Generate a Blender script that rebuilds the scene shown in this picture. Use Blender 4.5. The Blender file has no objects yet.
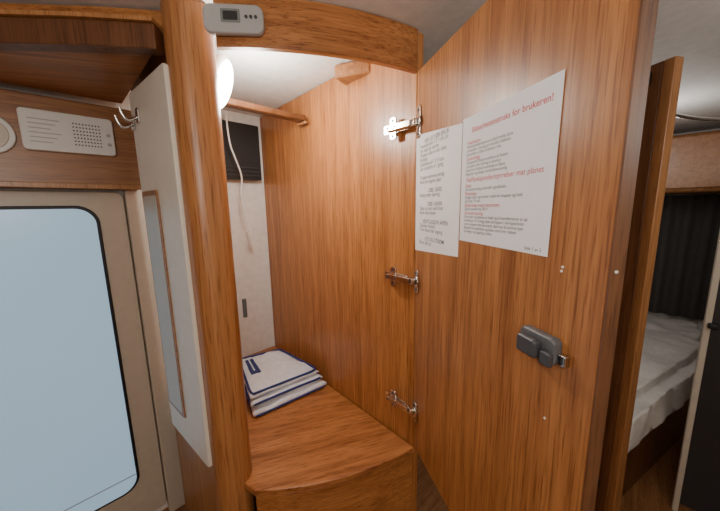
import bpy, bmesh, math, random
from mathutils import Vector, Matrix, noise
random.seed(4)
# ---------------------------------------------------------------- survey of the room
FL=297.; P=math.atan(49/300); E=.0182; H=1.5
c,s=math.cos(P),math.sin(P)
S2=math.sqrt(.5)
def ray(px,py):
    x=px-360;y=py-255.5
    a=(x-E*y)/300.;v=-(y+E*x)/300.
    F=c+s*v;Z=-s+c*v
    return Vector((S2*(F+a),S2*(F-a),Z))
FL=300.
EYE=Vector((0,0,H))
class Plane:
    """vertical plane frame: origin (x,y), horizontal axis u, up z, normal n = u x z"""
    def __init__(s_,o,u):
        s_.o=Vector((o[0],o[1],0)); s_.u=Vector((u[0],u[1],0)).normalized(); s_.n=s_.u.cross(Vector((0,0,1)))
    def uz(s_,q):
        r=ray(*q);k=(s_.o-EYE).dot(s_.n)/r.dot(s_.n);p=EYE+r*k
        return ((p-s_.o).dot(s_.u),p.z)
    def pt(s_,u,z,n=0): return s_.o+s_.u*u+Vector((0,0,z))+s_.n*n
    def mat(s_,u,z,n=0):
        m=Matrix.Identity(4); p=s_.pt(u,z,n)
        for i in range(3):
            m[i][0]=s_.u[i]; m[i][1]=(0,0,1)[i]; m[i][2]=s_.n[i]; m[i][3]=p[i]
        return m
def onz(q,z):
    r=ray(*q);k=(z-H)/r.z;return EYE+r*k
# ---------------------------------------------------------------- materials
def nt(name):
    m=bpy.data.materials.new(name);m.use_nodes=True
    n=m.node_tree;b=n.nodes['Principled BSDF'];return m,n,b
def plain(name,col,rough=.5,metal=0,var=.06,scale=30,coat=0,emit=None,es=0,bump=0):
    m,n,b=nt(name)
    tc=n.nodes.new('ShaderNodeTexCoord');no=n.nodes.new('ShaderNodeTexNoise');no.inputs['Scale'].default_value=scale
    no.inputs['Detail'].default_value=4
    n.links.new(tc.outputs['Object'],no.inputs['Vector'])
    r=n.nodes.new('ShaderNodeValToRGB')
    r.color_ramp.elements[0].color=(*[x*(1-var) for x in col],1);r.color_ramp.elements[1].color=(*[min(1,x*(1+var)) for x in col],1)
    r.color_ramp.elements[0].position=.3;r.color_ramp.elements[1].position=.7
    n.links.new(no.outputs['Fac'],r.inputs['Fac']);n.links.new(r.outputs['Color'],b.inputs['Base Color'])
    b.inputs['Roughness'].default_value=rough;b.inputs['Metallic'].default_value=metal;b.inputs['Coat Weight'].default_value=coat
    if emit: b.inputs['Emission Color'].default_value=(*emit,1);b.inputs['Emission Strength'].default_value=es
    if bump:
        bp=n.nodes.new('ShaderNodeBump');bp.inputs['Strength'].default_value=bump;bp.inputs['Distance'].default_value=.01
        n.links.new(no.outputs['Fac'],bp.inputs['Height']);n.links.new(bp.outputs['Normal'],b.inputs['Normal'])
    return m
def wood(name,light,dark,scale=(34,34,1.1),rot=0,rough=.38,coat=.15,contrast=.17):
    m,n,b=nt(name)
    tc=n.nodes.new('ShaderNodeTexCoord')
    mr=n.nodes.new('ShaderNodeMapping');mr.inputs['Rotation'].default_value=(0,0,rot)
    n.links.new(tc.outputs['Object'],mr.inputs['Vector'])
    def nz(k,det,dist=.4):
        mp=n.nodes.new('ShaderNodeMapping');mp.inputs['Scale'].default_value=[x*k for x in scale]
        n.links.new(mr.outputs['Vector'],mp.inputs['Vector'])
        a=n.nodes.new('ShaderNodeTexNoise');a.inputs['Scale'].default_value=1;a.inputs['Detail'].default_value=det;a.inputs['Roughness'].default_value=.62;a.inputs['Distortion'].default_value=dist
        n.links.new(mp.outputs['Vector'],a.inputs['Vector']);return a
    a=nz(1,6,.6);f=nz(4.5,3);p=nz(9,2,0)
    mx=n.nodes.new('ShaderNodeMix');mx.data_type='FLOAT';mx.inputs[0].default_value=.38
    n.links.new(a.outputs['Fac'],mx.inputs[2]);n.links.new(f.outputs['Fac'],mx.inputs[3])
    r=n.nodes.new('ShaderNodeValToRGB')
    r.color_ramp.elements[0].position=.5-contrast*.8;r.color_ramp.elements[0].color=(*dark,1)
    r.color_ramp.elements[1].position=.5+contrast*.6;r.color_ramp.elements[1].color=(*light,1)
    n.links.new(mx.outputs[0],r.inputs['Fac'])
    r2=n.nodes.new('ShaderNodeValToRGB');r2.color_ramp.elements[0].position=.34;r2.color_ramp.elements[0].color=(.62,.54,.48,1)
    r2.color_ramp.elements[1].position=.46;r2.color_ramp.elements[1].color=(1,1,1,1)
    n.links.new(p.outputs['Fac'],r2.inputs['Fac'])
    mu=n.nodes.new('ShaderNodeMix');mu.data_type='RGBA';mu.blend_type='MULTIPLY';mu.inputs[0].default_value=1
    n.links.new(r.outputs['Color'],mu.inputs[6]);n.links.new(r2.outputs['Color'],mu.inputs[7])
    n.links.new(mu.outputs[2],b.inputs['Base Color'])
    b.inputs['Roughness'].default_value=rough;b.inputs['Coat Weight'].default_value=coat;b.inputs['Coat Roughness'].default_value=.25
    return m
WL=(.50,.208,.062);WD=(.27,.092,.023)
M_wood=wood('teak_vertical',WL,WD)
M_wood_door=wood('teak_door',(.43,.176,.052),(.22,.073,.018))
M_wood_h=wood('teak_horizontal',WL,WD,scale=(1.3,38,38),rot=math.radians(28))
M_wood_x=wood('teak_along_wall',(.40,.18,.064),(.23,.09,.029),scale=(1.3,38,38))
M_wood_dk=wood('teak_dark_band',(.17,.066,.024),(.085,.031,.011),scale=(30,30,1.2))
M_wood_floor=wood('teak_wardrobe_floor',(.50,.20,.062),(.25,.083,.022),scale=(2.2,30,30),rot=math.radians(28))
M_wood_pil=wood('teak_pillar',(.49,.215,.073),(.31,.118,.035),scale=(26,26,.9))
M_edge=wood('light_edging',(.54,.26,.095),(.37,.16,.052),scale=(40,40,1.2))
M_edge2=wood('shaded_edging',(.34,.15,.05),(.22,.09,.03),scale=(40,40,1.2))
M_white=plain('white_lining',(.86,.84,.80),.6)
M_ceil=plain('ceiling_lining',(.78,.76,.73),.7)
M_cream=plain('cream_plastic',(.62,.55,.45),.4,var=.03)
M_mirf=plain('ivory_frame',(.76,.70,.60),.4,var=.03)
M_white_pl=plain('white_plastic',(.78,.77,.74),.35,var=.02)
M_grey_pl=plain('grey_plastic',(.055,.055,.06),.32,var=.05)
M_dgrey=plain('dark_plastic',(.03,.03,.033),.4)
M_lgrey=plain('light_grey_plastic',(.42,.42,.42),.4,var=.03)
M_mgrey=plain('mid_grey_plastic',(.10,.10,.105),.35,var=.03)
M_black=plain('black_rubber',(.012,.012,.014),.5)
M_chrome=plain('nickel_metal',(.66,.64,.61),.17,metal=1,var=.08)
M_mirror=plain('mirror_painted_reflection',(.52,.46,.37),.35,metal=.15,var=.0)  # cream reflection put into the base colour; the inset itself barely mirrors
M_paper=plain('printed_paper',(.80,.79,.81),.7,var=.02)
M_ink=plain('black_ink',(.05,.05,.06),.7)
M_red=plain('red_ink',(.60,.06,.07),.7)
M_pane=plain('frosted_window',(.38,.53,.66),.25,emit=(.33,.52,.68),es=.68,var=.04,scale=2)
M_lamp=plain('lamp_diffuser',(.9,.88,.82),.4,emit=(1,.93,.82),es=14)
M_sheet=plain('white_cotton',(.66,.64,.62),.85,bump=.25,scale=40)
M_bag=plain('white_nylon',(.76,.77,.82),.5,bump=.35,scale=38)
M_blue=plain('navy_trim',(.012,.03,.17),.5)
M_curt=plain('dark_curtain',(.075,.07,.065),.9)
M_lcd=plain('display_grey',(.20,.23,.22),.2)
M_floor=wood('floor_planks',(.36,.17,.07),(.20,.08,.03),scale=(2,30,30))
# ---------------------------------------------------------------- builders
def link(o):
    bpy.context.scene.collection.objects.link(o);return o
def setp(o,parent):
    if parent is not None:
        o.parent=parent;o.matrix_parent_inverse=Matrix.Translation(-parent.location)
def empty(name,loc,label,cat,**k):
    e=link(bpy.data.objects.new(name,None));e.location=loc;e.empty_display_size=.05
    e["label"]=label;e["category"]=cat
    for a,b in k.items(): e[a]=b
    return e
def finish(name,bm,mat,parent=None,bevel=0,seg=2,smooth=False,label=None,kind=None,cat=None):
    bmesh.ops.recalc_face_normals(bm,faces=bm.faces)
    me=bpy.data.meshes.new(name);bm.to_mesh(me);bm.free()
    o=link(bpy.data.objects.new(name,me))
    if mat: me.materials.append(mat)
    if smooth:
        for p in me.polygons:p.use_smooth=True
    if bevel:
        md=o.modifiers.new('bev','BEVEL');md.width=bevel;md.segments=seg;md.limit_method='ANGLE';md.angle_limit=math.radians(40)
        for p in me.polygons:p.use_smooth=True
        w=o.modifiers.new('wn','WEIGHTED_NORMAL')
    setp(o,parent)
    if label:o["label"]=label
    if kind:o["kind"]=kind
    if cat:o["category"]=cat
    return o
def add_box(bm,a,b):
    vs=[bm.verts.new((x,y,z)) for x in(a[0],b[0]) for y in(a[1],b[1]) for z in(a[2],b[2])]
    for f in((0,1,3,2),(4,6,7,5),(0,4,5,1),(2,3,7,6),(0,2,6,4),(1,5,7,3)):bm.faces.new([vs[i] for i in f])
def box(name,a,b,mat,parent=None,**k):
    bm=bmesh.new();add_box(bm,a,b);return finish(name,bm,mat,parent,**k)
def add_prism(bm,poly,z0,z1):
    lo=[bm.verts.new((p[0],p[1],z0)) for p in poly];hi=[bm.verts.new((p[0],p[1],z1)) for p in poly]
    n=len(poly);bm.faces.new(lo);bm.faces.new(hi)
    for i in range(n):bm.faces.new((lo[i],lo[(i+1)%n],hi[(i+1)%n],hi[i]))
def prism(name,poly,z0,z1,mat,parent=None,**k):
    bm=bmesh.new();add_prism(bm,poly,z0,z1);return finish(name,bm,mat,parent,**k)
def add_plate(bm,pl,pts,n0,n1):
    a=[bm.verts.new(pl.pt(u,z,n0)) for u,z in pts];b=[bm.verts.new(pl.pt(u,z,n1)) for u,z in pts]
    n=len(pts);bm.faces.new(a);bm.faces.new(b)
    for i in range(n):bm.faces.new((a[i],a[(i+1)%n],b[(i+1)%n],b[i]))
def plate(name,pl,pts,n0,n1,mat,parent=None,**k):
    bm=bmesh.new();add_plate(bm,pl,pts,n0,n1);return finish(name,bm,mat,parent,**k)
def rect(u0,u1,z0,z1):return [(u0,z0),(u1,z0),(u1,z1),(u0,z1)]
def rrect(u0,u1,z0,z1,r,seg=8):
    o=[]
    for cx,cz,a0 in((u1-r,z0+r,-90),(u1-r,z1-r,0),(u0+r,z1-r,90),(u0+r,z0+r,180)):
        for i in range(seg+1):
            a=math.radians(a0+90*i/seg);o.append((cx+r*math.cos(a),cz+r*math.sin(a)))
    return o
def circ(u,z,r,n=28):return [(u+r*math.cos(2*math.pi*i/n),z+r*math.sin(2*math.pi*i/n)) for i in range(n)]
def tube(name,pts,r,mat,parent=None,label=None):
    cu=bpy.data.curves.new(name,'CURVE');cu.dimensions='3D';cu.bevel_depth=r;cu.bevel_resolution=4;cu.resolution_u=10;cu.use_fill_caps=True
    sp=cu.splines.new('NURBS');sp.points.add(len(pts)-1);sp.use_endpoint_u=True;sp.order_u=3
    for i,p in enumerate(pts):sp.points[i].co=(*p,1)
    t=bpy.data.objects.new('tmp',cu);link(t);dg=bpy.context.evaluated_depsgraph_get()
    me=bpy.data.meshes.new_from_object(t.evaluated_get(dg));bpy.data.objects.remove(t)
    o=link(bpy.data.objects.new(name,me));me.materials.clear();me.materials.append(mat)
    for p in me.polygons:p.use_smooth=True
    setp(o,parent)
    if label:o["label"]=label
    return o
def text(name,pl,u,z,n,body,size,mat,parent,align='LEFT',sx=1.0,wt=.006):
    cu=bpy.data.curves.new(name,'FONT');cu.body=body;cu.size=size;cu.align_x=align;cu.align_y='TOP';cu.offset=size*wt
    t=link(bpy.data.objects.new('tmp',cu));dg=bpy.context.evaluated_depsgraph_get()
    me=bpy.data.meshes.new_from_object(t.evaluated_get(dg));bpy.data.objects.remove(t)
    me.transform(pl.mat(u,z,n)@Matrix.Diagonal((sx,1,1,1)))
    me.materials.clear();me.materials.append(mat)
    o=link(bpy.data.objects.new(name,me));setp(o,parent);return o
# ---------------------------------------------------------------- room shell
K=dict(kind='structure')
CZ=2.0
box('floor',(-1.2,-1.0,-.05),(3.4,1.75,0),M_floor,**K)
box('ceiling',(-1.2,-1.0,CZ),(3.4,1.75,CZ+.05),M_ceil,**K)
box('wall_exterior',(-1.2,1.64,0),(3.4,1.70,CZ),M_white,**K)
box('wall_aisle',(-1.2,-1.05,0),(3.4,-1.0,CZ),M_cream,**K)
box('wall_rear',(-1.25,-1.0,0),(-1.2,1.75,CZ),M_wood_x,**K)
box('wall_bedroom',(3.4,-1.0,0),(3.45,1.75,CZ),M_ceil,**K)
# ---------------------------------------------------------------- entrance door with window
PE=Plane((0,1.62),(1,0))
xg=PE.uz((123,370))[0]
xf=PE.uz((142,330))[0]
xs=PE.uz((163,330))[0]
ztop=PE.uz((40,191))[1]
zg=PE.uz((40,206))[1]
plate('door_1',PE,rrect(-.75,xf,.05,ztop,.03),-.018,.012,M_cream,bevel=.004,**K)
plate('trim_1',PE,rect(xf+.004,xs,0,ztop+.01),-.018,.03,M_cream,bevel=.006,**K)
plate('trim_2',PE,rrect(-.68,xg,.22,zg,.07,12),.0125,.020,M_black,bevel=.003,**K)
plate('window_1',PE,rrect(-.68+.012,xg-.012,.232,zg-.012,.06,12),.0205,.023,M_pane,**K)
plate('trim_3',PE,rect(-.66,xg-.014,.30,.304),.0232,.0245,M_lgrey,**K)
plate('trim_4',PE,rect(xs+.001,.262,0,ztop+.01),-.018,.015,M_edge,**K)
# small black catch on the trim
uc,zc=PE.uz((182,470))
ca=empty('door_catch',PE.pt(uc,zc,.02),'small black door catch on trim below the mirror','latch')
plate('body',PE,rrect(uc-.012,uc+.010,zc-.06,zc+.05,.005),.0155,.030,M_black,ca,bevel=.003)
plate('tongue',PE,rrect(uc-.006,uc+.004,zc-.02,zc+.02,.003),.030,.040,M_mgrey,ca,bevel=.002)
# band above door
PB=Plane((0,1.50),(1,0))
zb=PB.uz((60,187))[1]
band=empty('wall_cabinet',(0,1.56,zb),'brown wood-veneer fascia above the entrance door','cabinet')
box('body',(-1.15,1.50,zb),(.262,1.638,1.885),M_wood_x,band,bevel=.006)
box('lit_bottom_edge',(-1.15,1.494,zb-.004),(.262,1.4995,zb+.014),M_edge,band,bevel=.002)  # lit lower edge put in as a strip of lighter wood
# overhead cabinet, curved front
oc=empty('overhead_cabinet',(-.2,1.4,1.9),'overhead wooden cabinet with curved front and dark underside','cabinet')
a=onz((0,42),1.89);b=onz((160,47),1.89)
front=[(b.x-.006,b.y+.01),((a.x+b.x)/2-.0,(a.y+b.y)/2-.004),(a.x,a.y),(a.x-.25,a.y+.20),(-1.15,a.y+.24)]
prism('body',[(x+.03,y+.03) for x,y in front]+[(-1.15,1.49),(.23,1.49),(.23,.96)],1.90,1.995,M_wood_h,oc,bevel=.004)
def strip(f,o0,o1):
    return [(x+o0,y+o0*1.1) for x,y in f]+[(x+o1,y+o1*1.1) for x,y in reversed(f)]
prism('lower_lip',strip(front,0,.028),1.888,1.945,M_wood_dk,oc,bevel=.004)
prism('upper_edging',strip(front,-.004,.028),1.946,1.955,M_edge,oc)
# ---------------------------------------------------------------- alarm/control panel on fascia
cp=empty('control_panel',(.1,1.5,1.7),'white plastic wall control panel with perforated grille','control panel')
q=[PB.uz(t) for t in((18,107),(112,122),(115,157),(22,150))]
u0=(q[0][0]+q[3][0])/2;u1=(q[1][0]+q[2][0])/2;z1=(q[0][1]+q[1][1])/2;z0=(q[2][1]+q[3][1])/2
plate('body',PB,rrect(u0,u1,z0,z1,.012),.001,.024,M_white_pl,cp,bevel=.004)
w=u1-u0;h=z1-z0
bm=bmesh.new()
for i in range(9):
    for j in range(7):
        add_plate(bm,PB,circ(u0+w*(.54+.036*i),z0+h*(.22+.09*j),.0026,8),.0235,.0246)
finish('grille',bm,M_grey_pl,cp)
bm=bmesh.new()
for j in range(6): add_plate(bm,PB,rect(u0+w*.08,u0+w*(.30+.05*(j%3)),z0+h*(.2+.11*j),z0+h*(.225+.11*j)),.0235,.0245)
finish('printed_text',bm,M_lgrey,cp)
plate('button',PB,circ(u0+w*.93,z0+h*.3,.006),.024,.027,M_lgrey,cp)
plate('button',PB,circ(u0+w*.93,z0+h*.55,.006),.024,.027,M_lgrey,cp)
rf=empty('wall_lamp',(-.15,1.5,1.7),'round white plastic fitting on wooden fascia','lamp')
uc,zc=PB.uz((-14,133))
plate('body',PB,circ(uc,zc,.062,40),.001,.014,M_white_pl,rf,bevel=.004)
plate('rim',PB,circ(uc,zc,.048,40),.014,.018,M_cream,rf,bevel=.003)
# ---------------------------------------------------------------- wardrobe
A=Vector((.325,.80,0));B=Vector((.80,.548,0));AB=(B-A);nrm=Vector((AB.y,-AB.x,0)).normalized()
def fc(t,off=0,bow=.038):
    p=A+AB*t+nrm*(bow*4*t*(1-t)+off);return (p.x,p.y)
FZ=.65
wd=empty('wardrobe',(.55,1.1,0),'teak-veneer corner wardrobe with curved front, door standing open','wardrobe')
N=16
prism('floor_panel',[fc(i/N,.008) for i in range(N+1)]+[(.862,1.636),(.292,1.636),(.292,.93)],FZ-.022,FZ,M_wood_floor,wd,bevel=.004)
prism('recess_shade_filler',[fc(i/N,-.020) for i in range(N+1)]+[fc(i/N,-.030) for i in range(N,-1,-1)],FZ-.060,FZ-.023,M_black,wd)  # black filler standing in for shade in the gap under the floor lip
prism('front_panel',[fc(i/N,-.004) for i in range(N+1)]+[fc(i/N,-.0195) for i in range(N,-1,-1)],0.004,FZ-.032,M_wood_h,wd,bevel=.003)
prism('header',[fc(i/N,.004) for i in range(N+1)]+[fc(i/N,-.018) for i in range(N,-1,-1)],1.885,CZ-.002,M_wood_h,wd,bevel=.003)
prism('side_panel',[(.803,.552),(.866,1.636),(.892,1.636),(.829,.547)],0,CZ-.004,M_wood,wd,bevel=.002)
prism('side_panel',[(.264,.95),(.264,1.49),(.29,1.49),(.29,.95)],0,CZ-.004,M_wood,wd)
pc=Vector((.298,.898));R=.056
pil=[]
for i in range(40):
    t=2*math.pi*i/40
    pil.append((pc.x+R*math.copysign(abs(math.cos(t))**.85,math.cos(t)),pc.y+R*math.copysign(abs(math.sin(t))**.85,math.sin(t))))
bm=bmesh.new();add_prism(bm,pil,0,CZ-.003);finish('pillar',bm,M_wood_pil,wd,bevel=.001,seg=1)
PS=Plane((.846,1.62),(-.055,-1))
sy=PS.pt(*PS.uz((305,119)));shz=sy.z
box('hanging_rail',(.292,sy.y-.012,shz-.012),(sy.x-.003,sy.y+.035,shz+.012),M_wood_dk,wd,bevel=.006)
box('rail_bracket',(sy.x-.016,sy.y-.02,shz-.024),(sy.x-.0025,sy.y+.045,shz-.0125),M_wood_x,wd,bevel=.004)
pp=onz((362,74),1.965)
prism('ceiling_block',[(pp.x-.08,pp.y+.06),(pp.x+.05,pp.y+.10),(pp.x+.10,pp.y-.02),(pp.x-.02,pp.y-.06)],1.945,1.993,M_wood_x,wd,bevel=.008)
tube('strike_plate',[ (.356,.838,1.185),(.356,.838,1.24)],.006,M_mgrey,wd)
# door
PD=Plane((.797,.548),(-.522,-.853))
tE=(PD.uz((639,5))[0]+PD.uz((582,505))[0])/2
dz1=1.884;dz0=PD.uz((436,487))[1]
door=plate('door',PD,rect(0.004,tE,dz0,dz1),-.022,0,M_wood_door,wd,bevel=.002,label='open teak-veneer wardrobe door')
ed=plate('edging',PD,rect(tE+.0002,tE+.003,dz0,dz1),-.0225,.0005,M_wood_dk,None)
ed.parent=door
for py_s,py_d,hh in(((400,128),(419,122),.046),((397,277),(417,281),.038),((399,399),(415,411),.036)):
    us,zs=PS.uz(py_s)
    zd=PD.uz(py_d)[1];z=(zs*.3+zd*.7)
    ue=(Vector((.803,.552,0))-PS.o).dot(PS.u)
    hb=plate('hinge',PS,rrect(ue-.115,ue-.015,z-.014,z+.014,.005),.0005,.005,M_chrome,wd,bevel=.001,label='nickel-plated concealed cup hinge')
    for nm,pl0,pts,n0,n1 in(
        ('hinge_arm',PS,rrect(ue-.100,ue+.002,z-.009,z+.009,.004),.0055,.020),
        ('hinge_wing',PS,rrect(ue-.088,ue-.062,z-.034,z+.034,.008),.0005,.007),
        ('hinge_cup',PD,rrect(.008,.036,z-hh,z+hh,.008),.0004,.005),
        ('hinge_cup_ring',PD,circ(.026,z,.018),.005,.009),
        ('hinge_knuckle',PD,rrect(-.004,.028,z-.010,z+.010,.004),.0095,.022)):
        o=plate(nm,pl0,pts,n0,n1,M_chrome,None,bevel=.0015);o.parent=hb
    for dz in(-.023,.023):
        o=plate('screw',PS,circ(ue-.075,z+dz,.0045,12),.007,.0085,M_grey_pl,None);o.parent=hb
    o=plate('screw',PS,circ(ue-.086,z,.0045,12),.020,.0215,M_grey_pl,None);o.parent=hb
    o=plate('screw',PS,circ(ue-.055,z,.0035,12),.020,.0215,M_grey_pl,None);o.parent=hb
    for dz in(-hh*.72,hh*.72):
        o=plate('screw',PD,circ(.022,z+dz,.0045,12),.005,.0062,M_grey_pl,None);o.parent=hb
# latch on door
q=[PD.uz(t) for t in((528,332),(568,330),(568,362),(530,358))]
u0=q[0][0];u1=q[1][0];z1=(q[0][1]+q[1][1])/2;z0=(q[2][1]+q[3][1])/2
la=plate('latch',PD,rrect(u0,u1-.004,z0+.002,z1,.010),.0005,.018,M_mgrey,None,bevel=.004,label='dark grey plastic push latch');la.parent=door
for nm,a_,b_,m_ in(('latch_cover',rrect(u0+.010,u1-.024,z0+.008,z1-.008,.006),(.018,.034),M_grey_pl),
                   ('latch_bolt',rrect(u1-.022,u1-.002,z0+.004,z1-.020,.003),(.018,.028),M_grey_pl),
                   ('latch_tongue',rrect(u1-.004,u1+.010,z0+.008,z0+.026,.002),(.001,.012),M_chrome)):
    o=plate(nm,PD,a_,b_[0],b_[1],m_,None,bevel=.004);o.parent=la
for q in((563,267),(617,272),(545,418),(562,271)):
    u,z=PD.uz(q);o=plate('screw',PD,circ(u,z,.0020,14),.0003,.0015,M_mirf,None);o.parent=door
# ---------------------------------------------------------------- papers on door
def corners(qs):return [PD.uz(t) for t in qs]
R_=corners(((460,240),(548,257),(566,69),(464,120)))
L_=corners(((413,249),(458,257),(463,123),(416,136)))
Lu0=.005
L_=[(max(Lu0,L_[0][0]),L_[0][1]),L_[1],L_[2],(max(Lu0,L_[3][0]),L_[3][1])]
pr=empty('instruction_sheet',PD.pt(R_[0][0],R_[0][1]),'white instruction sheet with red headings taped to wardrobe door','paper')
plate('sheet',PD,R_,.0010,.0016,M_paper,pr)
pl_=empty('instruction_sheet',PD.pt(L_[0][0],L_[0][1]),'white sheet of small black print taped beside wardrobe hinge','paper')
plate('sheet',PD,L_,.0004,.0009,M_paper,pl_)
ru0=(R_[0][0]+R_[3][0])/2;ru1=(R_[1][0]+R_[2][0])/2;rz0=(R_[0][1]+R_[1][1])/2;rz1=(R_[2][1]+R_[3][1])/2
rw=ru1-ru0;rh=rz1-rz0
text('title_text',PD,ru0+rw*.54,rz1-rh*.085,.0018,"Sikkerhetsinstruks for brukeren!",rw*.062,M_red,pr,'CENTER',1.0,.014)
rows=[('h',"Ventilasjon:"),('b',"Ventilasjonsåpningene må alltid holdes åpne"),('b',"Luftventiler i tak og gulv må ikke tildekkes"),('b',"Kontroller at luften sirkulerer fritt"),
('h',"Gassanlegg:"),('b',"Ved gasslukt: steng hovedkran på flasken"),('b',"Luft godt ut før tenning av brenner"),('b',"Åpen ild er forbudt ved bytte av flaske"),('b',"Regulator og slanger kontrolleres jevnlig"),
('t',"Feil/funksjonsforstyrrelser mat planet"),
('h',"Gass:"),('b',"Se bruksanvisning, kontroller gassflasken"),
('h',"Platetopp:"),('b',"Rengjør dyser og brenner, trykk inn knappen og hold"),('b',"den inne i 10 sek."),
('h',"Elektrisitet med nettstrøm:"),('b',"Sjekk hovedsikring 230 V"),
('h',"Strømforsyning:"),('b',"Kontroller at batteriet er ladet og at hovedbryteren er på"),('b',"Ved feil på 12 V anlegg sjekk sikringene i sikringsboksen"),('b',"som er plassert bak førersetet. Bytt kun til samme type"),('b',"Batteriet må etterfylles og lades minst hver måned"),('b',"ved lengre tids lagring av bilen.")]
zz=rz1-rh*.185;bs=rw*.037
for k,t in rows:
    if k=='h': text('heading_text',PD,ru0+rw*.07,zz,.0018,t,bs*1.15,M_red,pr);zz-=rh*.0335
    elif k=='t': zz-=rh*.008;text('heading_text',PD,ru0+rw*.5,zz,.0018,t,bs*1.5,M_red,pr,'CENTER');zz-=rh*.052
    else: text('body_text',PD,ru0+rw*.07,zz,.0018,t,bs*.92,M_ink,pr,'LEFT',.93,.002);zz-=rh*.0300
text('body_text',PD,ru0+rw*.8,rz0+rh*.045,.0018,"Side 1 av 2",bs*.9,M_ink,pr,wt=.0)
lu0=L_[0][0];lu1=L_[1][0];lz0=L_[0][1]+.008;lz1=L_[3][1];lw=lu1-lu0;lh=lz1-lz0
lt=[('H',"NB! LES FØR BRUK"),('b',"Hovedbryter 12 V slås på"),('b',"før start av varme"),('b',"Pumpen slås av når bilen"),('b',"forlates"),('b',"Kjøleskap på 12 V kun"),('b',"når motoren er i gang"),('',""),
('b',"Toalett tømmes jevnlig"),('b',"Bruk kun egnet papir"),('',""),('H',"OBS: GASS"),('b',"Steng under kjøring"),('',""),
('H',"OBS: VANN"),('b',"Tapp ut vann ved frost"),('b',"Åpne alle kraner"),('',""),('H',"VENTILASJON ÅPEN"),('b',"Takluker lukkes"),('b',"Trinn heves før avgang"),('',""),('H',"LYS OG STRØM"),('b',"Slå av alle lys")]
zz=lz1-lh*.06
for k,t in lt:
    if k=='H': text('heading_text',PD,lu0+lw*.5,zz,.0012,t,lw*.066,M_ink,pl_,'CENTER',1,.004)
    elif k=='b': text('body_text',PD,lu0+lw*.12,zz,.0012,t,lw*.062,M_ink,pl_,wt=0)
    zz-=lh*.037
# ---------------------------------------------------------------- control unit on header
pA=Vector((*fc(.02,.006),0));pB=Vector((*fc(.26,.006),0))
PH=Plane((pA.x,pA.y),((pB-pA).x,(pB-pA).y))
tu=empty('thermostat',PH.pt(.05,1.95),'grey plastic control unit with small display on wardrobe header','control panel')
q=[PH.uz(t) for t in((205,5),(264,12),(266,40),(206,35))]
u0=(q[0][0]+q[3][0])/2;u1=(q[1][0]+q[2][0])/2;z1=min(1.99,(q[0][1]+q[1][1])/2);z0=(q[2][1]+q[3][1])/2
plate('body',PH,rrect(u0,u1,z0,z1,(z1-z0)*.3),.001,.020,M_lgrey,tu,bevel=.005)
w=u1-u0;h=z1-z0
plate('display',PH,rrect(u0+w*.30,u0+w*.62,z0+h*.35,z0+h*.8,.003),.020,.0215,M_lcd,tu)
plate('display',PH,rrect(u0+w*.34,u0+w*.58,z0+h*.42,z0+h*.72,.002),.0216,.022,M_dgrey,tu)
for i in range(3): plate('button',PH,circ(u0+w*(.72+.08*i),z0+h*.55,.0035,12),.020,.023,M_grey_pl,tu)
# ---------------------------------------------------------------- mirror on outer wardrobe side
r1=ray(186,265);r1=r1/((r1.x+r1.y)*S2);r0=ray(151,265);r0=r0/((r0.x+r0.y)*S2)
m1=r1*.80;m0=r0*1.0
PM=Plane((m0.x,m0.y),(m1.x-m0.x,m1.y-m0.y));mw=(Vector((m1.x,m1.y))-Vector((m0.x,m0.y))).length
zt=(PM.uz((162,62))[1]+PM.uz((121,100))[1])/2;zbm=(PM.uz((209,468))[1]+PM.uz((172,425))[1])/2
mi=empty('wall_mirror',PM.pt(mw/2,zbm),'tall ivory-framed mirror with coat hooks on wardrobe side','mirror')
plate('frame',PM,rrect(0,mw,zbm,zt,.012),-.022,0,M_mirf,mi,bevel=.004)
plate('inner_rim',PM,rrect(mw*.06,mw*.52,zbm+.10,zt-.30,.012),.0005,.004,M_wood_x,mi,bevel=.001)
plate('mirror_painted_reflection',PM,rrect(mw*.10,mw*.48,zbm+.115,zt-.315,.010),.0042,.0055,M_mirror,mi)
for q in((127,128),(139,116)):
    u,z=PM.uz(q);u=max(.02,u)
    hk=plate('hook',PM,rrect(u-.012,u+.012,z-.022,z+.022,.006),.0005,.006,M_chrome,mi,bevel=.001)
    t=tube('hook_prong',[PM.pt(u,z-.004,.005),PM.pt(u,z-.02,.024),PM.pt(u,z-.012,.040),PM.pt(u,z+.014,.046)],.0045,M_chrome,None);t.parent=hk
# ---------------------------------------------------------------- lamp in wardrobe
lp=empty('round_lamp',(.40,.99,1.99),'lit round white lamp at top of wardrobe','lamp')
r=ray(222,85);r=r/((r.x+r.y)*S2);lc=EYE+r*1.00
LPn=Vector((.75,-.50,-.35)).normalized()
def disc(name,rad,depth,off,mat,par):
    bm=bmesh.new();bmesh.ops.create_uvsphere(bm,u_segments=32,v_segments=16,radius=1)
    rot=LPn.to_track_quat('Z','Y').to_matrix().to_4x4()
    bmesh.ops.transform(bm,matrix=Matrix.Translation(lc+LPn*off)@rot@Matrix.Diagonal((rad,rad,depth,1)),verts=bm.verts)
    return finish(name,bm,mat,par,smooth=True)
disc('housing',.086,.022,-.010,M_white_pl,lp);disc('diffuser',.074,.022,.0,M_lamp,lp)
tube('bracket',[lc-LPn*.02,lc+Vector((-.03,.02,.04)),Vector((lc.x-.04,lc.y+.03,1.998))],.010,M_white_pl,lp)
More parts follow.
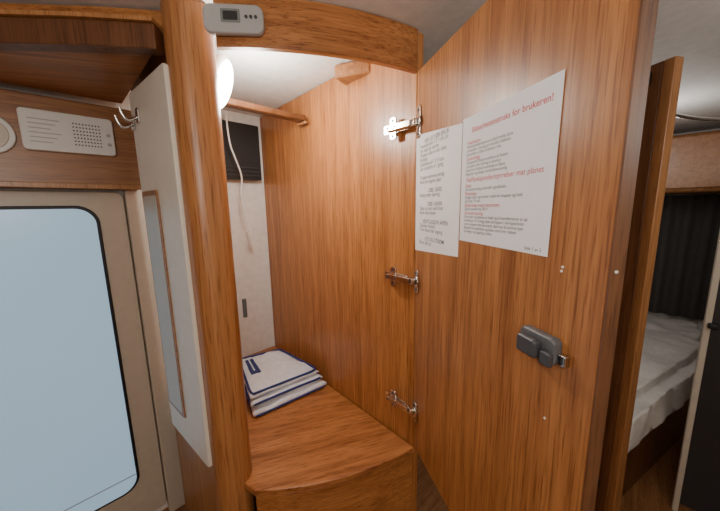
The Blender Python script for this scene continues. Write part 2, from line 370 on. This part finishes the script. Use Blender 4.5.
# ---------------------------------------------------------------- black vent & cable
PW=Plane((0,1.638),(1,0))
q=[PW.uz(t) for t in((222,118),(254,128),(255,181),(224,181))]
vb=empty('vent_box',PW.pt(q[0][0],q[2][1]),'black plastic control box with louvres on white wall','vent')
u0,u1,z0,z1=q[0][0]-.06,q[1][0],q[2][1],q[1][1]
plate('body',PW,rrect(u0,u1,z0,z1,.008),.001,.05,M_black,vb,bevel=.003)
bm=bmesh.new()
for i in range(3): add_plate(bm,PW,rect(u0+.01,u1-.01,z0+.02+i*.020,z0+.026+i*.020),.05,.054)
finish('louvre',bm,M_dgrey,vb)
cb=empty('cable',PW.pt(*PW.uz((236,150))),'thin white cable hanging inside wardrobe','cable')
PC=Plane((0,1.50),(1,0))
pts=[PC.pt(*PC.uz(t)) for t in((226,112),(228,140),(236,160),(243,178),(240,195),(246,215),(251,228),(247,232))]
tube('cord',pts,.004,M_white_pl,cb);tube('plug',[pts[-2],pts[-2]+Vector((0,0,-.03))],.008,M_white_pl,cb)
# ---------------------------------------------------------------- folded bag
bp=[onz(t,FZ+.004) for t in((254,419),(327,386),(284,362),(240,374))]
bag=empty('folded_bag',sum(bp,Vector())/4,'folded white nylon bag with navy piping on wardrobe floor','bag')
def slab(name,cs,z0,z1,mat,seed,amp=.010,n=30):
    bm=bmesh.new();V={}
    for side,z in((0,z0),(1,z1)):
        for i in range(n+1):
            for j in range(n+1):
                u=i/n;v=j/n
                p=cs[0]*(1-u)*(1-v)+cs[1]*u*(1-v)+cs[2]*u*v+cs[3]*(1-u)*v
                edge=min(u,1-u,v,1-v);f=min(1,(edge/.10))**.5
                zm=(z0+z1)/2;zz=zm+(z-zm)*(.25+.75*f)
                w=noise.noise(Vector((p.x*14+seed,p.y*14,seed)))*amp+noise.noise(Vector((p.x*45,p.y*30+seed,seed)))*amp*.4
                V[side,i,j]=bm.verts.new((p.x,p.y,zz+(w if side else max(0,w)*.1)))
    for side in(0,1):
        for i in range(n):
            for j in range(n):bm.faces.new((V[side,i,j],V[side,i+1,j],V[side,i+1,j+1],V[side,i,j+1]))
    for i in range(n):
        for a,b in(((i,0),(i+1,0)),((i,n),(i+1,n)),((0,i),(0,i+1)),((n,i),(n,i+1))):
            bm.faces.new((V[0,a[0],a[1]],V[0,b[0],b[1]],V[1,b[0],b[1]],V[1,a[0],a[1]]))
    return finish(name,bm,mat,bag,smooth=True)
def inset(cs,f,sh=Vector()):
    m=sum(cs,Vector())/4;return [m+(p-m)*f+sh for p in cs]
c2=inset(bp,.97,Vector((-.006,.010,0)));c3=inset(bp,.93,Vector((-.010,.016,0)))
slab('lower_fold',bp,FZ+.001,FZ+.034,M_bag,1)
slab('middle_fold',c2,FZ+.036,FZ+.064,M_bag,9)
slab('upper_fold',c3,FZ+.066,FZ+.090,M_bag,5)
def piping(cs,z,r=.003):
    pts=[]
    for i in range(4):
        a_,b_=cs[i],cs[(i+1)%4]
        for t in(.04,.35,.65,.96):pts.append((a_.x+(b_.x-a_.x)*t,a_.y+(b_.y-a_.y)*t,z+random.uniform(-.003,.003)))
    pts.append(pts[0]);tube('piping',pts,r,M_blue,bag,label='navy blue piping')
piping(bp,FZ+.012,.004);piping(c2,FZ+.052,.005);piping(inset(c3,.96),FZ+.088,.005)
def onb(u,v):return c3[0]*(1-u)*(1-v)+c3[1]*u*(1-v)+c3[2]*u*v+c3[3]*(1-u)*v
bm=bmesh.new()
for u0_,u1_,v0_,v1_ in((.12,.18,.5,.85),(.22,.28,.5,.85),(.12,.28,.44,.5)):
    ps=[onb(u0_,v0_),onb(u1_,v0_),onb(u1_,v1_),onb(u0_,v1_)]
    add_prism(bm,[(p.x,p.y) for p in ps],FZ+.088,FZ+.0965)
finish('printed_mark',bm,M_blue,bag)
# ---------------------------------------------------------------- second door (bathroom)
r=ray(644,290);r=r/((r.x+r.y)*S2);e0=r*.92
P2=Plane((e0.x,e0.y),(-.522,-.853))
z2=P2.uz((680,54))[1]
d2=empty('bathroom_door',P2.pt(-.15,0,0),'narrow teak-veneer door standing open behind wardrobe door','door')
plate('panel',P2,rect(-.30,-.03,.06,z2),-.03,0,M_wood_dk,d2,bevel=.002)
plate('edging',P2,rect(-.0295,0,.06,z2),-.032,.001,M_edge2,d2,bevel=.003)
for z in(z2-.04,.45):plate('hinge',P2,rrect(-.10,-.055,z-.02,z+.02,.004),.0005,.014,M_black,d2,bevel=.002)
# ---------------------------------------------------------------- bedroom
bd=empty('bed',(2.4,.5,0),'fixed bed with crumpled white duvet on wooden base','bed')
bpoly=[(1.60,.02),(2.75,-.32),(3.32,-.32),(3.32,1.4),(1.78,1.4),(1.78,.30)]
prism('base',[(1.64,.06),(2.76,-.27),(3.30,-.27),(3.30,1.38),(1.80,1.38),(1.80,.32)],0,.33,M_wood_dk,bd,bevel=.01)
def cloth(name,poly,z0,z1,mat,par,amp,seed):
    bm=bmesh.new();add_prism(bm,poly,z0,z1);bmesh.ops.bevel(bm,geom=bm.edges[:],offset=.05,segments=4,affect='EDGES')
    bmesh.ops.triangulate(bm,faces=bm.faces[:])
    for _ in range(6):
        es=[e for e in bm.edges if e.calc_length()>.04]
        if not es:break
        bmesh.ops.subdivide_edges(bm,edges=es,cuts=1,use_grid_fill=True)
        bmesh.ops.triangulate(bm,faces=[f for f in bm.faces if len(f.verts)>3])
    for v in bm.verts:
        w=noise.noise(Vector((v.co.x*5+seed,v.co.y*7,v.co.z*4)))+.5*noise.noise(Vector((v.co.x*14,v.co.y*12+seed,v.co.z*9)))
        v.co+=Vector((-.3,-.5,.6))*w*amp
    return finish(name,bm,mat,par,smooth=True)
cloth('duvet',bpoly,.345,.60,M_sheet,bd,.045,3)
cb2=empty('overhead_cabinet',(3.1,.2,1.5),'wooden overhead locker above the bed','cabinet')
box('body',(2.95,-.9,1.55),(3.398,1.6,1.93),M_wood_x,cb2,bevel=.03)
for i,y0 in enumerate((-.88,-.26,.36,.98)): box('door',(2.935,y0,1.58),(2.949,y0+.6,1.91),M_wood_x,cb2,bevel=.006)
ct2=empty('curtain',(3.3,.2,.7),'dark grey gathered curtain behind the bed','curtain')
bm=bmesh.new();prev=None
for i in range(161):
    y=-.85+i*.015;x=3.36+.022*math.sin(i*.9)
    a_=bm.verts.new((x,y,.60));b_=bm.verts.new((x-.01,y,1.54))
    if prev:bm.faces.new((prev[0],a_,b_,prev[1]))
    prev=(a_,b_)
finish('cloth',bm,M_curt,ct2,smooth=True)
rl=empty('curtain_rail',(1.9,-.1,1.9),'curved chrome ceiling rail','rail')
pts=[(1.75,.06,1.86),(1.95,.0,1.865),(2.2,-.12,1.865),(2.4,-.35,1.865),(2.45,-.7,1.865)]
tube('rail',pts,.008,M_chrome,rl);tube('bracket',[(1.76,.055,1.86),(1.76,.055,1.999)],.006,M_chrome,rl)
r=ray(694,380);r=r/((r.x+r.y)*S2)
sd=empty('shower_door',(1.75,-.25,0),'dark glass shower door with pale metal frame and black handles','door')
g=r*1.25
box('frame',(g.x,g.y-.022,0),(g.x+.03,g.y,CZ-.35),M_cream,sd,bevel=.004)
box('frame',(g.x,g.y-.62,0),(g.x+.03,g.y-.59,CZ-.35),M_cream,sd,bevel=.004)
box('glass',(g.x+.008,g.y-.59,.05),(g.x+.02,g.y-.0225,CZ-.36),M_dgrey,sd)
for y_ in(-.01,-.085):
    box('handle',(g.x-.024,g.y+y_-.03,.95),(g.x-.001,g.y+y_,.975),M_black,sd,bevel=.006)
# ---------------------------------------------------------------- lights
def lamp(name,loc,rad,power,col):
    l=bpy.data.lights.new(name,'POINT');l.energy=power;l.shadow_soft_size=rad;l.color=col
    o=link(bpy.data.objects.new(name,l));o.location=loc;return o
lamp('added_main_fill',(-.35,-.25,1.72),.22,22,(1,.96,.90))  # added main light behind the camera, unseen, hung low to brighten the ceiling
lamp('aisle_light',(1.0,-.6,1.75),.15,6,(1,.96,.90))
lamp('bedroom_light',(2.3,.1,1.80),.12,4.5,(1,.96,.92))
pl=bpy.data.lights.new('wardrobe_lamp','POINT');pl.energy=10;pl.color=(1,.95,.87);pl.shadow_soft_size=.05
o=link(bpy.data.objects.new('wardrobe_lamp',pl));o.location=lc+LPn*.09
w_=bpy.data.worlds.new('World');bpy.context.scene.world=w_;w_.use_nodes=True
w_.node_tree.nodes['Background'].inputs[0].default_value=(.6,.65,.7,1);w_.node_tree.nodes['Background'].inputs[1].default_value=.3
# ---------------------------------------------------------------- camera
cam=bpy.data.cameras.new('camera');cam.lens=FL/720*36;cam.sensor_width=36;cam.clip_start=.01
co=link(bpy.data.objects.new('camera',cam))
Rr=Vector((S2,-S2,0));Fw=Vector((S2,S2,0));Zz=Vector((0,0,1))
W=Fw*c-Zz*s;U=Fw*s+Zz*c
ir=(Rr-U*E).normalized();iu=(U+Rr*E).normalized()
m=Matrix.Identity(4)
for i in range(3):m[i][0]=ir[i];m[i][1]=iu[i];m[i][2]=-W[i];m[i][3]=EYE[i]
co.matrix_world=m
bpy.context.scene.camera=co
